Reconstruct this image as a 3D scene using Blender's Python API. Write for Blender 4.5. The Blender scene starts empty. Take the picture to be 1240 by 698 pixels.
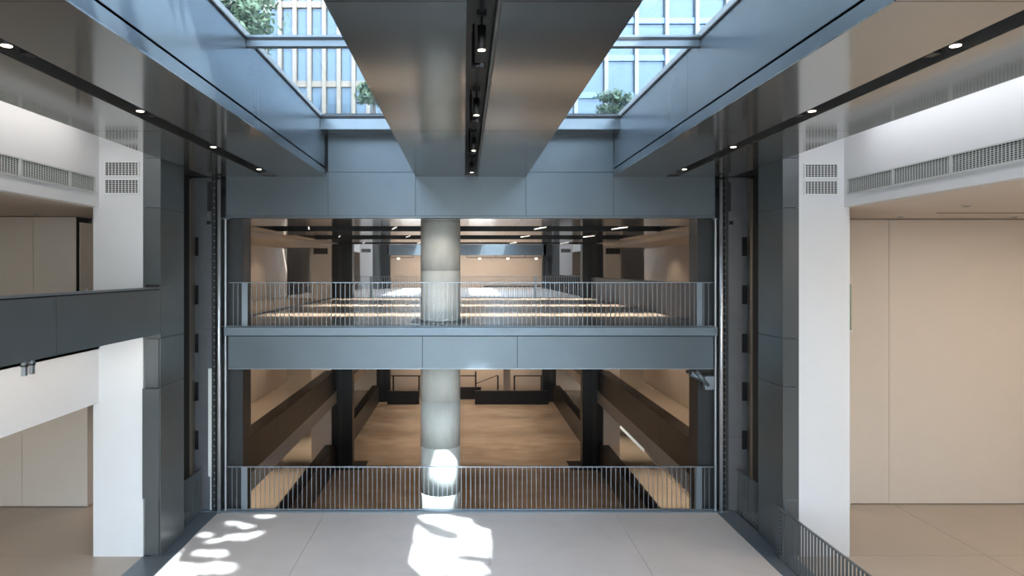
import bpy, bmesh, math, random
from mathutils import Vector
random.seed(7)
SC = bpy.context.scene
COL = SC.collection

# ------------------------------------------------------------------ camera
F = 827.0 / 1240.0
cam_d = bpy.data.cameras.new('camera')
cam = bpy.data.objects.new('camera', cam_d)
COL.objects.link(cam)
cam.location = (0, 0, 0)
cam.rotation_euler = (math.radians(90), 0, 0)
cam_d.sensor_width = 36.0
cam_d.sensor_fit = 'HORIZONTAL'
cam_d.lens = 36.0 * F
cam_d.shift_x = (620 - 562) / 1240.0
cam_d.shift_y = -(349 - 327) / 1240.0
cam_d.clip_start = 0.05
cam_d.clip_end = 400
SC.camera = cam

# ------------------------------------------------------------------ exposure
SC.view_settings.view_transform = 'Standard'
SC.view_settings.look = 'None'
SC.view_settings.gamma = 1
SC.view_settings.exposure = 0.6
SC.view_settings.use_curve_mapping = False
SC.cycles.max_bounces = 10
SC.cycles.diffuse_bounces = 5
SC.cycles.glossy_bounces = 5
SC.cycles.transmission_bounces = 6
SC.cycles.transparent_max_bounces = 12
SC.cycles.sample_clamp_indirect = 8.0
SC.cycles.caustics_reflective = False
SC.cycles.caustics_refractive = False

# ------------------------------------------------------------------ sky and sun
SUN = Vector((-3.1, 6.2, -9.7)).normalized()      # the way the sunlight travels
wd = bpy.data.worlds.new('sky')
SC.world = wd
wd.use_nodes = True
nt = wd.node_tree
nt.nodes.clear()
sky = nt.nodes.new('ShaderNodeTexSky')
sky.sky_type = 'NISHITA'
sky.sun_disc = False
sky.sun_elevation = math.radians(54)
sky.sun_rotation = math.radians(153)
sky.air_density = 1.2
sky.dust_density = 1.0
bg = nt.nodes.new('ShaderNodeBackground')
bg.inputs['Strength'].default_value = 1.7
wo = nt.nodes.new('ShaderNodeOutputWorld')
hsv = nt.nodes.new('ShaderNodeHueSaturation')      # thin bright haze over the blue
hsv.inputs['Saturation'].default_value = 0.32
nt.links.new(sky.outputs[0], hsv.inputs['Color'])
nt.links.new(hsv.outputs[0], bg.inputs[0])
nt.links.new(bg.outputs[0], wo.inputs[0])
sd = bpy.data.lights.new('sun', 'SUN')
sd.energy = 18.0
sd.angle = math.radians(0.6)
sd.color = (1.0, 0.96, 0.9)
so = bpy.data.objects.new('sun', sd)
COL.objects.link(so)
so.rotation_euler = SUN.to_track_quat('-Z', 'Y').to_euler()

WARM = (1.0, 0.80, 0.60)
SOFT = (1.0, 0.86, 0.70)
COOL = (0.90, 0.94, 1.0)
def area(x, y, z, sx, sy, power, color=WARM, rot=(0, 0, 0), spread=180, portal=False):
    d = bpy.data.lights.new('area_lamp', 'AREA')
    d.shape = 'RECTANGLE'
    d.size, d.size_y = sx, sy
    d.energy = power
    d.color = color
    d.spread = math.radians(spread)
    o = bpy.data.objects.new('area_lamp', d)
    COL.objects.link(o)
    o.location = (x, y, z)
    o.rotation_euler = tuple(math.radians(a) for a in rot)
    if portal:
        d.cycles.is_portal = True
    return o
def spot(x, y, z, power, color=WARM, angle=70, rot=(0, 0, 0), blend=0.6, rad=0.04):
    d = bpy.data.lights.new('spot_lamp', 'SPOT')
    d.energy = power
    d.color = color
    d.spot_size = math.radians(angle)
    d.spot_blend = blend
    d.shadow_soft_size = rad
    o = bpy.data.objects.new('spot_lamp', d)
    COL.objects.link(o)
    o.location = (x, y, z)
    o.rotation_euler = tuple(math.radians(a) for a in rot)
    return o

# portals: the two near skylights and the far one
area(-2.32, 4.0, 3.60, 2.1, 24.0, 1, portal=True)
area(2.63, 4.0, 3.60, 2.1, 24.0, 1, portal=True)
area(-2.32, 43.0, 3.60, 2.1, 16.5, 1, portal=True)
area(2.63, 43.0, 3.60, 2.1, 16.5, 1, portal=True)
area(0.15, -9.8, -1.5, 13.0, 8.6, 1, rot=(90, 0, 0), portal=True)
# added lamps brightening the white side walls, hidden beside each dropped soffit
area(-7.05, 7.0, 3.05, 0.5, 13.0, 62, (1, .97, .93), rot=(0, 12, 0))
area(7.40, 7.0, 3.05, 0.5, 13.0, 66, COOL, rot=(0, -12, 0))
# lamps of the double-height room on the right and of the two rooms on the left
for yy in (4.5, 7.5, 10.5, 13.5):
    area(11.5, yy, 1.27, 0.25, 0.25, 52, SOFT)
    area(15.0, yy, 1.27, 0.25, 0.25, 48, SOFT)
    area(-11.5, yy, 1.10, 0.25, 0.25, 7, WARM)
    area(-11.5, yy, -2.0, 0.25, 0.25, 20, WARM)

# ------------------------------------------------------------------ materials
MATS = {}
def mat(name, color, rough=0.5, metal=0.0, noise=0.0, nscale=4.0, bump=0.0, bscale=40.0, spec=0.5,
        rough_var=0.0, stretch=(1, 1, 1), color2=None, coat=0.0):
    m = bpy.data.materials.new(name)
    m.use_nodes = True
    t = m.node_tree
    b = t.nodes['Principled BSDF']
    b.inputs['Base Color'].default_value = (*color, 1)
    b.inputs['Roughness'].default_value = rough
    b.inputs['Metallic'].default_value = metal
    b.inputs['Specular IOR Level'].default_value = spec
    b.inputs['Coat Weight'].default_value = coat
    tc = t.nodes.new('ShaderNodeTexCoord')
    geo = t.nodes.new('ShaderNodeNewGeometry')
    mp = t.nodes.new('ShaderNodeMapping')
    mp.inputs['Scale'].default_value = stretch
    t.links.new(geo.outputs['Position'], mp.inputs['Vector'])
    if noise or color2:
        n = t.nodes.new('ShaderNodeTexNoise')
        n.inputs['Scale'].default_value = nscale
        n.inputs['Detail'].default_value = 6
        n.inputs['Roughness'].default_value = 0.6
        t.links.new(mp.outputs[0], n.inputs['Vector'])
        r = t.nodes.new('ShaderNodeValToRGB')
        c2 = color2 or tuple(min(1, c * (1 + noise)) for c in color)
        c1 = color if color2 else tuple(c * (1 - noise) for c in color)
        r.color_ramp.elements[0].position = 0.32
        r.color_ramp.elements[1].position = 0.68
        r.color_ramp.elements[0].color = (*c1, 1)
        r.color_ramp.elements[1].color = (*c2, 1)
        t.links.new(n.outputs['Fac'], r.inputs[0])
        t.links.new(r.outputs[0], b.inputs['Base Color'])
        if rough_var:
            mr = t.nodes.new('ShaderNodeMapRange')
            mr.inputs['To Min'].default_value = max(0, rough - rough_var)
            mr.inputs['To Max'].default_value = rough + rough_var
            t.links.new(n.outputs['Fac'], mr.inputs['Value'])
            t.links.new(mr.outputs[0], b.inputs['Roughness'])
    if bump:
        n2 = t.nodes.new('ShaderNodeTexNoise')
        n2.inputs['Scale'].default_value = bscale
        n2.inputs['Detail'].default_value = 4
        t.links.new(mp.outputs[0], n2.inputs['Vector'])
        bp = t.nodes.new('ShaderNodeBump')
        bp.inputs['Strength'].default_value = bump
        bp.inputs['Distance'].default_value = 0.02
        t.links.new(n2.outputs['Fac'], bp.inputs['Height'])
        t.links.new(bp.outputs[0], b.inputs['Normal'])
    MATS[name] = m
    return m

mat('panel_grey', (0.125, 0.145, 0.158), 0.36, 0.45, noise=0.05, nscale=0.8)
mat('pier_grey', (0.145, 0.158, 0.162), 0.28, 0.5, noise=0.05, nscale=0.8)
mat('soffit_metal', (0.34, 0.335, 0.32), 0.11, 0.8, noise=0.03, nscale=0.6, bump=0.02, bscale=0.8)
mat('well_metal', (0.155, 0.18, 0.20), 0.22, 0.4, noise=0.04, nscale=0.7, bump=0.02, bscale=0.9)
mat('beam_metal', (0.19, 0.185, 0.17), 0.14, 0.85, noise=0.03, nscale=0.6, bump=0.02, bscale=0.8)
mat('room_ceiling', (0.55, 0.53, 0.50), 0.10, 0.85, noise=0.02, nscale=0.6, bump=0.015, bscale=0.9)
mat('white_paint', (0.74, 0.73, 0.73), 0.55, noise=0.01, nscale=2, bump=0.03, bscale=60)
mat('cream_paint', (0.62, 0.54, 0.465), 0.6, noise=0.012, nscale=2, bump=0.03, bscale=60)
mat('floor_stone', (0.65, 0.58, 0.535), 0.32, noise=0.05, nscale=1.3, rough_var=0.06, bump=0.02, bscale=25)
mat('room_floor', (0.42, 0.36, 0.30), 0.30, noise=0.04, nscale=0.9)
mat('gallery_floor', (0.46, 0.40, 0.33), 0.25, noise=0.05, nscale=0.8)
mat('upper_floor', (0.36, 0.34, 0.32), 0.22, noise=0.03, nscale=0.9)
mat('hall_floor', (0.17, 0.115, 0.075), 0.40, color2=(0.30, 0.235, 0.175), nscale=1.1, stretch=(0.7, 1.3, 1), rough_var=0.1)
mat('trim_steel', (0.17, 0.20, 0.225), 0.42, 0.5, noise=0.06, nscale=1.5)
mat('rail_steel', (0.25, 0.275, 0.295), 0.38, 0.6)
mat('dark_bronze', (0.034, 0.031, 0.029), 0.38, 0.3, noise=0.08, nscale=1.0)
mat('black_steel', (0.014, 0.013, 0.013), 0.4, 0.2)
mat('dark_grey', (0.042, 0.042, 0.042), 0.4, 0.4, noise=0.05)
mat('slot_grey', (0.09, 0.09, 0.087), 0.4, 0.3)
mat('joint_black', (0.012, 0.012, 0.013), 0.7)
mat('chrome', (0.70, 0.70, 0.71), 0.34, 0.75)
mat('brass_guide', (0.20, 0.175, 0.145), 0.4, 0.6)
mat('pale_board', (0.75, 0.74, 0.70), 0.5)
mat('niche_grey', (0.15, 0.155, 0.165), 0.42, 0.5, noise=0.05)
mat('band_white', (0.52, 0.50, 0.47), 0.5, noise=0.02)
mat('grille_white', (0.80, 0.80, 0.78), 0.45)
mat('grille_grey', (0.56, 0.57, 0.54), 0.45)
mat('roof', (0.3, 0.3, 0.3), 0.8)
mat('leaf', (0.02, 0.04, 0.018), 0.6, color2=(0.05, 0.08, 0.035), nscale=1.5)
mat('bark', (0.10, 0.07, 0.05), 0.9)
mat('stone_facade', (0.15, 0.122, 0.095), 0.7, noise=0.1, nscale=0.8)
mat('pale_facade', (0.15, 0.155, 0.16), 0.6, noise=0.06, nscale=0.8)
mat('blue_metal', (0.10, 0.17, 0.27), 0.4, 0.3)
mat('facade_glass', (0.06, 0.09, 0.12), 0.15, 0.2)
mat('asphalt', (0.12, 0.12, 0.12), 0.9)

def concrete():
    m = mat('column_concrete', (0.56, 0.545, 0.49), 0.5, color2=(0.72, 0.70, 0.64), nscale=2.2, stretch=(1, 1, 0.35), bump=0.12, bscale=9)
    return m
concrete()
def glass(name, tint, refl=0.10):
    m = bpy.data.materials.new(name)
    m.use_nodes = True
    t = m.node_tree
    t.nodes.clear()
    o = t.nodes.new('ShaderNodeOutputMaterial')
    tr = t.nodes.new('ShaderNodeBsdfTransparent')
    tr.inputs[0].default_value = (*tint, 1)
    gl = t.nodes.new('ShaderNodeBsdfGlossy')
    gl.inputs['Roughness'].default_value = 0.03
    # Schlick reflectance from either side of the pane
    ge = t.nodes.new('ShaderNodeNewGeometry')
    dt = t.nodes.new('ShaderNodeVectorMath'); dt.operation = 'DOT_PRODUCT'
    t.links.new(ge.outputs['Normal'], dt.inputs[0]); t.links.new(ge.outputs['Incoming'], dt.inputs[1])
    def mth(op, a, b=None):
        m_ = t.nodes.new('ShaderNodeMath'); m_.operation = op
        for i, v in enumerate((a, b)):
            if v is None: continue
            if isinstance(v, (int, float)): m_.inputs[i].default_value = v
            else: t.links.new(v, m_.inputs[i])
        return m_.outputs[0]
    ab = mth('ABSOLUTE', dt.outputs['Value'])
    fres = mth('MULTIPLY_ADD', mth('POWER', mth('SUBTRACT', 1.0, ab), 5.0), .96)
    fres.node.inputs[2].default_value = .04
    mx = t.nodes.new('ShaderNodeMixShader')
    n = t.nodes.new('ShaderNodeTexNoise')
    n.inputs['Scale'].default_value = 0.9
    n.inputs['Detail'].default_value = 2
    bp = t.nodes.new('ShaderNodeBump')
    bp.inputs['Strength'].default_value = 0.35
    bp.inputs['Distance'].default_value = 0.1
    t.links.new(n.outputs['Fac'], bp.inputs['Height'])
    t.links.new(bp.outputs[0], gl.inputs['Normal'])
    t.links.new(fres, mx.inputs[0])
    t.links.new(tr.outputs[0], mx.inputs[1])
    t.links.new(gl.outputs[0], mx.inputs[2])
    t.links.new(mx.outputs[0], o.inputs[0])
    MATS[name] = m
glass('skylight_glass', (0.76, 0.85, 0.92))
glass('guard_glass', (0.70, 0.80, 0.72))
def emit(name, color, s):
    m = bpy.data.materials.new(name)
    m.use_nodes = True
    b = m.node_tree.nodes['Principled BSDF']
    b.inputs['Emission Color'].default_value = (*color, 1)
    b.inputs['Emission Strength'].default_value = s
    MATS[name] = m
emit('lamp_lens', (1.0, 0.86, 0.68), 3.0)
emit('lamp_bar', (1.0, 0.93, 0.84), 0.55)

# ------------------------------------------------------------------ builders
def tag(o, label=None, cat=None, group=None, kind=None):
    if label: o['label'] = label
    if cat: o['category'] = cat
    if group: o['group'] = group
    if kind: o['kind'] = kind
    return o
def empty(name, loc, label=None, cat=None, group=None, kind=None):
    o = bpy.data.objects.new(name, None)
    COL.objects.link(o)
    o.location = loc
    o.empty_display_size = 0.1
    return tag(o, label, cat, group, kind)
class MB:
    def __init__(s): s.bm = bmesh.new()
    def box(s, x0, x1, y0, y1, z0, z1):
        v = [s.bm.verts.new((x, y, z)) for x in (x0, x1) for y in (y0, y1) for z in (z0, z1)]
        for f in ((0, 1, 3, 2), (4, 6, 7, 5), (0, 4, 5, 1), (2, 3, 7, 6), (0, 2, 6, 4), (1, 5, 7, 3)):
            s.bm.faces.new([v[i] for i in f])
        return s
    def poly(s, pts, depth_axis, a, b):
        def P(p, d):
            q = list(p); q.insert(depth_axis, d); return q
        A = [s.bm.verts.new(P(p, a)) for p in pts]
        B = [s.bm.verts.new(P(p, b)) for p in pts]
        s.bm.faces.new(A); s.bm.faces.new(B[::-1])
        for i in range(len(pts)):
            j = (i + 1) % len(pts)
            s.bm.faces.new([A[i], B[i], B[j], A[j]])
        return s
    def cyl(s, p, q, r, r2=None, n=16):
        p, q = Vector(p), Vector(q)
        r2 = r if r2 is None else r2
        d = (q - p).normalized()
        u = d.orthogonal().normalized(); w = d.cross(u)
        A = [s.bm.verts.new(p + r * (math.cos(t) * u + math.sin(t) * w)) for t in [2 * math.pi * i / n for i in range(n)]]
        B = [s.bm.verts.new(q + r2 * (math.cos(t) * u + math.sin(t) * w)) for t in [2 * math.pi * i / n for i in range(n)]]
        s.bm.faces.new(A[::-1]); s.bm.faces.new(B)
        for i in range(n):
            j = (i + 1) % n
            f = s.bm.faces.new([A[i], A[j], B[j], B[i]]); f.smooth = n > 8
        return s
    def obj(s, name, material, parent=None, bevel=0.0, **props):
        bmesh.ops.recalc_face_normals(s.bm, faces=s.bm.faces)
        xs = [v.co.copy() for v in s.bm.verts]
        lo = Vector([min(c[i] for c in xs) for i in range(3)])
        hi = Vector([max(c[i] for c in xs) for i in range(3)])
        c = Vector(((lo.x + hi.x) / 2, (lo.y + hi.y) / 2, lo.z))
        for v in s.bm.verts: v.co -= c
        me = bpy.data.meshes.new(name)
        s.bm.to_mesh(me); s.bm.free()
        me.materials.append(MATS[material])
        o = bpy.data.objects.new(name, me)
        COL.objects.link(o)
        o.location = c
        if parent is not None:
            o.parent = parent
            pl = Vector(parent.location)
            pp = parent.parent
            while pp is not None:
                pl += Vector(pp.location); pp = pp.parent
            o.location = c - pl
        if bevel:
            m = o.modifiers.new('bevel', 'BEVEL')
            m.width = bevel; m.segments = 2; m.limit_method = 'ANGLE'
        return tag(o, **props)
def box(name, x0, x1, y0, y1, z0, z1, m, parent=None, bevel=0.0, **props):
    return MB().box(min(x0, x1), max(x0, x1), min(y0, y1), max(y0, y1), min(z0, z1), max(z0, z1)).obj(name, m, parent, bevel, **props)
def struct(name, x0, x1, y0, y1, z0, z1, m, **k):
    return box(name, x0, x1, y0, y1, z0, z1, m, kind='structure', **k)

CZ = 1.295          # ceiling of the upper floor
U = -1.42           # upper floor
L = -6.05           # middle floor (the pale one in front)
H = -9.90           # hall floor
SO = 2.32           # soffits
GZ = 3.65           # glass
YB = -10.0          # wall behind the camera
G = 0.006           # half a joint
SIDE = {-1: dict(n='left', soff_in=-3.43, soff_out=-6.35, slot0=-4.95, slot1=-4.63, wall=-7.70, ret_in=-6.77, pier_in=-6.40,
                 fl=-6.13, rail=-6.57, gal=-6.38, gal2=-6.83, room=-9.6),
        1: dict(n='right', soff_in=3.72, soff_out=6.68, slot0=4.99, slot1=5.30, wall=8.01, ret_in=7.06, pier_in=6.72,
                fl=6.30, rail=6.60, gal=6.68, gal2=7.12, room=9.75)}

# ------------------------------------------------------------------ near floor
fl = struct('floor', -6.13, 6.30, YB, 17.0, L - 0.3, L - 0.012, 'joint_black')
ys = [YB, -4.6, 0.9, 6.4, 11.9, 17.0]
xs = [-6.13, -3.46, 0.15, 3.74, 6.30]
xs = [-6.13, -3.46, 3.74, 6.30]
for i in range(3):
    for j in range(5):
        box('panel', xs[i] + .004, xs[i + 1] - .004, ys[j] + .004, ys[j + 1] - .004, L - 0.012, L, 'floor_stone', fl)
hx = empty('floor_hatch', (.15, 14.38, L), 'flush square floor hatch in the pale floor, partly under the large sun patch', 'floor hatch')
for x0, x1, y0, y1 in ((-.24, .54, 14.0, 14.012), (-.24, .54, 14.748, 14.76), (-.24, -.232, 14.0, 14.76), (.532, .54, 14.0, 14.76)):
    box('frame_strip', x0, x1, y0, y1, L - .002, L + .002, 'trim_steel', hx)
box('lid', -.228, .528, 14.016, 14.744, L - .002, L + .0015, 'floor_stone', hx)
# steel margin plates around it
tf = struct('trim_1', -6.55, 6.62, 17.0, 17.22, L - 0.35, L + 0.035, 'trim_steel', bevel=.004)
struct('trim_2', -6.77, -6.13, YB, 14.4, L - 0.3, L + 0.012, 'trim_steel', bevel=.003)
struct('trim_3', -6.62, -6.13, 14.4, 17.22, L - 0.3, L + 0.012, 'trim_steel', bevel=.003)
struct('trim_4', 6.30, 6.95, YB, 14.4, L - 0.3, L + 0.012, 'trim_steel', bevel=.003)
struct('trim_5', 6.30, 6.78, 14.4, 17.22, L - 0.3, L + 0.012, 'trim_steel', bevel=.003)

# ------------------------------------------------------------------ soffits, beam, skylight wells
ycut = [YB, -5.1, 0.4, 5.9, 11.4, 17.0]
for s, S in SIDE.items():
    c = empty('ceiling', ((S['soff_in'] + S['soff_out']) / 2, 3.5, SO), kind='structure')
    a, b = sorted((S['soff_in'], S['soff_out']))
    s0, s1 = sorted((S['slot0'], S['slot1']))
    box('core', a + .02, s0 - .02, YB, 17.0, SO + .02, SO + .26, 'joint_black', c)
    box('core', s1 + .02, b - .02, YB, 17.0, SO + .02, SO + .26, 'joint_black', c)
    for j in range(5):
        box('panel', a, s0, ycut[j] + G, ycut[j + 1] - G, SO, SO + .02, 'soffit_metal', c)
        box('panel', s1, b, ycut[j] + G, ycut[j + 1] - G, SO, SO + .02, 'soffit_metal', c)
    # outer edge upstand, slot lining
    xo = S['soff_out']
    box('edge_strip', xo - s * .02, xo, YB, 17.0, SO + .02, SO + .27, 'soffit_metal', c)
    box('slot_side', s0 - .02, s0, YB, 16.9, SO + .02, SO + .32, 'slot_grey', c)
    box('slot_side', s1, s1 + .02, YB, 16.9, SO + .02, SO + .32, 'slot_grey', c)
    box('slot_top', s0 - .02, s1 + .02, YB, 17.0, SO + .30, SO + .32, 'joint_black', c)
    box('slot_end', s0, s1, 16.6, 17.0, SO, SO + .3, 'slot_grey', c)
    # well side wall
    w = empty('wall_' + S['n'] + '_skylight', (S['soff_in'], 3.5, SO), kind='structure')
    xi = S['soff_in']
    box('core', xi + s * .02, xi + s * .18, YB, 17.0, SO + .02, GZ, 'joint_black', w)
    for j in range(5):
        box('band', xi, xi + s * .02, ycut[j] + G, ycut[j + 1] - G, SO + .02, SO + .18, 'well_metal', w)
        box('panel', xi + s * .004, xi + s * .02, ycut[j] + G, ycut[j + 1] - G, SO + .218, GZ - .02, 'well_metal', w)
    # back wall of the side gap
bm_ = empty('ceiling_beam', (0.16, 3.5, SO), kind='structure')
BX0, BX1, SX0, SX1 = -1.21, 1.54, 0.02, 0.335
for a, b in ((BX0, SX0), (SX1, BX1)):
    box('core', a + .02, b - .02, YB, 17.0, SO + .02, GZ - .02, 'joint_black', bm_)
    for j in range(5):
        box('panel', a, b, ycut[j] + G, ycut[j + 1] - G, SO, SO + .02, 'beam_metal', bm_)
for xx in (BX0, BX1 - .02):
    for j in range(5):
        box('side_panel', xx, xx + .02, ycut[j] + G, ycut[j + 1] - G, SO + .03, GZ - .02, 'well_metal', bm_)
box('slot_side', SX0 - .02, SX0, YB, 16.9, SO + .02, SO + .6, 'slot_grey', bm_)
box('slot_side', SX1, SX1 + .02, YB, 16.9, SO + .02, SO + .6, 'slot_grey', bm_)
box('slot_ledge', SX1 - .035, SX1, YB, 16.9, SO + .05, SO + .07, 'slot_grey', bm_)
box('slot_top', SX0, SX1, YB, 17.0, SO + .58, SO + .6, 'slot_grey', bm_)
box('slot_end', SX0, SX1, 16.75, 17.0, SO + .01, SO + .58, 'slot_grey', bm_)

# skylights
for n, (a, b) in enumerate(((-3.43, BX0), (BX1, 3.72))):
    w = empty('window_%d' % (n + 1), ((a + b) / 2, 3, GZ), kind='structure')
    tr = [10.80, 5.3, -0.2, -5.7]
    edges = [YB] + tr[::-1] + [16.3]
    for j in range(len(edges) - 1):
        box('pane', a, b, edges[j] + .05, edges[j + 1] - .03, GZ + .01, GZ + .03, 'skylight_glass', w)
    for y in tr:
        box('transom', a, b, y - .06, y + .06, GZ - .13, GZ + .05, 'panel_grey', w)
        box('gasket', a, b, y - .075, y - .06, GZ - .03, GZ + .01, 'joint_black', w)
    box('gasket', a, a + .025, YB, 16.3, GZ - .02, GZ + .01, 'joint_black', w)
    box('gasket', b - .025, b, YB, 16.3, GZ - .02, GZ + .01, 'joint_black', w)
    box('gasket', a, b, 16.26, 16.3, GZ - .03, GZ + .03, 'joint_black', w)
    box('sill', a, b, 16.3, 17.0, 3.36, GZ + .05, 'well_metal', w)

# ------------------------------------------------------------------ end wall: fascia above the opening
e = empty('wall_front', (0.15, 17.0, CZ), kind='structure')
box('core', -5.93, 6.25, 17.02, 17.3, CZ + .01, SO, 'joint_black', e)
box('core', -7.7, 8.0, 17.02, 17.3, SO + .02, 3.9, 'joint_black', e)
zt = 2.43
for a, b in ((-5.93, -3.39), (-3.39, -1.21), (-1.21, 1.54), (1.54, 3.72), (3.72, 6.25)):
    box('panel', a + G, b - G, 17.0, 17.02, CZ + .055, zt - G, 'panel_grey', e)
for a, b in ((-3.39, -1.21), (1.54, 3.72)):
    box('panel', a + G, b - G, 17.0, 17.02, zt + G, 3.42, 'panel_grey', e)
for a, b in ((-5.93, -5.0), (-5.0, -2.5), (-2.5, 0.15), (0.15, 2.8), (2.8, 5.3), (5.3, 6.25)):
    box('edge_strip', a + .003, b - .003, 16.985, 17.32, CZ, CZ + .045, 'panel_grey', e)

# bridge between upper and middle floor
e = empty('floor_edge', (0.15, 17.0, -2.5), kind='structure')
box('core', -5.84, 6.18, 16.92, 17.6, -2.44, U, 'joint_black', e)
box('edge_cap', -5.93, 6.26, 16.86, 17.25, -1.625, U, 'trim_steel', e, bevel=.004)
for a, b in ((-5.84, -1.03), (-1.03, 1.32), (1.32, 6.17)):
    box('panel', a + G, b - G, 16.90, 16.92, -2.44, -1.65, 'panel_grey', e)
box('edge_strip', -5.84, 6.17, 16.89, 17.6, -2.46, -2.44, 'rail_steel', e)

# ------------------------------------------------------------------ white side walls, returns, piers, niches
NICHE_SQ = [-0.63 + 1.22 * k for k in range(-4, 3)]
for s, S in SIDE.items():
    n = S['n']; W = S['wall']
    far = W + s * 0.12
    w = struct('wall_' + n, W, far, YB, 14.4, CZ + .035, 3.25, 'white_paint')
    if s < 0:
        box('spandrel', W, far, YB, 14.4, -2.80, -1.335, 'white_paint', w)
    box('jamb', W, far, YB, -3.0, L, CZ + .035, 'white_paint', w)
    r = struct('wall_%s_return' % n, S['ret_in'], far, 14.4, 14.62, L, 3.25, 'white_paint')
    struct('ceiling_' + n, S['soff_out'], far, YB, 17.0, 3.25, 3.4, 'white_paint')
    # pier
    px0, px1 = sorted((S['pier_in'], S['ret_in']))
    lab = {-1: 'tall grey metal-clad pier beside the left white wall, flecked with sun near its top',
           1: 'tall grey metal-clad pier beside the right white wall, behind the sloping-away railing'}[s]
    p = empty('clad_pier', ((px0 + px1) / 2, 15.0, L), lab, 'pier', 'grey clad piers flanking the opening')
    box('core', px0 + .023, px1 - .023, 14.47, 15.59, L, 3.24, 'joint_black', p)
    zs = [3.24, 2.36, 1.31, -1.45, -2.47, L + .01]
    if s < 0:
        # front face: narrow panel above, wider proud casing below it, narrow again at the foot
        fr = [(3.24, 2.36, 0, 0), (2.36, 1.31, 0, 0), (1.31, -1.45, 0, 0), (-1.45, -2.50, .03, .03), (-2.50, -4.82, -.02, -.035), (-4.82, L + .01, .03, .03)]
    else:
        fr = [(3.24, 2.36, 0, 0), (2.36, 1.31, 0, 0), (1.31, -1.45, 0, 0), (-1.45, -2.47, 0, 0), (-2.47, L + .01, 0, 0)]
    for k, (z1, z0, dxx, dy) in enumerate(fr):
        box('panel', px0 + (.0 if s < 0 else .023) + max(dxx, 0) , px1 - (.023 if s < 0 else 0) - max(dxx, 0), 14.40 + dy, 14.425 + max(dy, 0), z0 + G, z1 - G, 'pier_grey', p)
    for k in range(5):
        xi = S['pier_in']
        box('panel', xi, xi - (-s) * .022, 14.40, 15.60, zs[k + 1] + G, zs[k] - G, 'pier_grey', p)
    if s > 0:
        MB().box(6.745, 7.03, 14.375, 14.40, -5.6, -4.84).obj('access_hatch', 'trim_steel', p, bevel=.004)
        box('hatch_door', 6.765, 7.01, 14.365, 14.376, -5.58, -4.86, 'pier_grey', p)
    # niche between pier and opening
    nx0 = S['pier_in'] + s * .72      # outer
    nb = empty('wall_%s_niche' % n, (S['pier_in'], 17.2, L), kind='structure')
    sx = [S['pier_in'] + s * .60, S['pier_in'] + s * .30, -5.93 if s < 0 else 6.25]
    xa = -7.25 if s < 0 else 7.60
    xb = -6.68 if s < 0 else 6.99     # between black squares and grey wall
    xc = -6.22 if s < 0 else 6.53
    a, b = sorted((xb, xc))
    box('core', min(xa, xc), max(xa, xc), 17.46, 17.6, H, SO, 'joint_black', nb)
    zz = [SO, 1.31, -1.48, -4.2, L - .6]
    for k in range(4):
        box('panel', a, b, 17.18, 17.46, zz[k + 1] + .003, zz[k] - .003, 'niche_grey', nb)
    # webs between the square openings
    a, b = sorted((xa, xb))
    zlist = sorted(NICHE_SQ)
    prev = SO
    for zc in sorted(NICHE_SQ, reverse=True):
        if zc + .24 < prev - .01 and zc < 1.7:
            box('web', a, b, 17.2, 17.24, zc + .24, prev, 'niche_grey', nb)
            prev = zc - .24
    box('web', a, b, 17.2, 17.24, L - .6, prev, 'niche_grey', nb)
    # side cheek that carries the bronze guide
    ga = -6.85 if s < 0 else 7.20
    g0, g1 = sorted((ga, ga + (-s) * .07))
    g = box('guide_rail', g0, g1, 17.02, 17.2, L - .6, SO - .05, 'brass_guide')
    tag(g, 'bronze vertical guide strip in the dark niche beside the %s pier' % ('sun-flecked' if s < 0 else 'unlit blue-grey'), 'guide rail', 'bronze guide strips in the niches')
    box('wall_%s_shaft' % n, *sorted((xa, ga + s * .0)), 17.0, 17.19, L - .6, SO, 'joint_black', kind='structure')
    # opening jamb post (dark) inside the opening
    j0, j1 = (-5.99, -5.62) if s < 0 else (5.93, 6.31)
    struct('wall_%s_jamb' % n, j0, j1, 17.35, 18.0, H, CZ + .01, 'dark_grey')
    # slot between niche wall and opening, behind the poles
    q0, q1 = (-6.22, -5.93) if s < 0 else (6.25, 6.53)
    struct('wall_%s_slot' % n, q0, q1, 17.38, 17.6, H, SO, 'dark_grey')
    # chrome pole with toothed edge and slim pole
    xp = -6.10 if s < 0 else 6.40
    side = 'left' if s < 0 else 'right'
    t = empty('chrome_pole', (xp, 17.0, L), 'thick polished steel pole rising to the soffit at the %s end of the railings' % side, 'pole', 'thick chrome poles beside the opening')
    MB().cyl((xp, 17.0, L + .04), (xp, 17.0, SO), .045, n=20).obj('shaft', 'chrome', t)
    MB().cyl((xp, 17.0, L + .0), (xp, 17.0, L + .05), .07, n=20).obj('foot_collar', 'trim_steel', t)
    MB().cyl((xp, 17.0, SO - .07), (xp, 17.0, SO - .03), .062, n=20).obj('top_collar', 'black_steel', t)
    xs_ = xp + s * .10
    rk = box('rack', min(xs_, xs_ + s * .09), max(xs_, xs_ + s * .09), 17.02, 17.10, L + .04, SO, 'dark_grey', t)
    m_ = MB()
    zc = L + .15
    while zc < SO - .1:
        m_.box(xs_ - .03, xs_ - .005, 16.99, 17.02, zc, zc + .04); zc += .165
    m_.obj('tooth', 'rail_steel', t, kind='stuff')
    xt = -5.955 if s < 0 else 6.275
    t2 = empty('slim_pole', (xt, 17.1, L), 'slim pale steel pole edging the opening on the %s' % side, 'pole', 'slim steel poles edging the opening')
    MB().box(xt - .018, xt + .018, 17.04, 17.09, L + .03, CZ).obj('shaft', 'chrome', t2)
    box('bracket', xt - .05, xt + .05, 17.04, 17.12, CZ - .04, CZ, 'rail_steel', t2)
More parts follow.
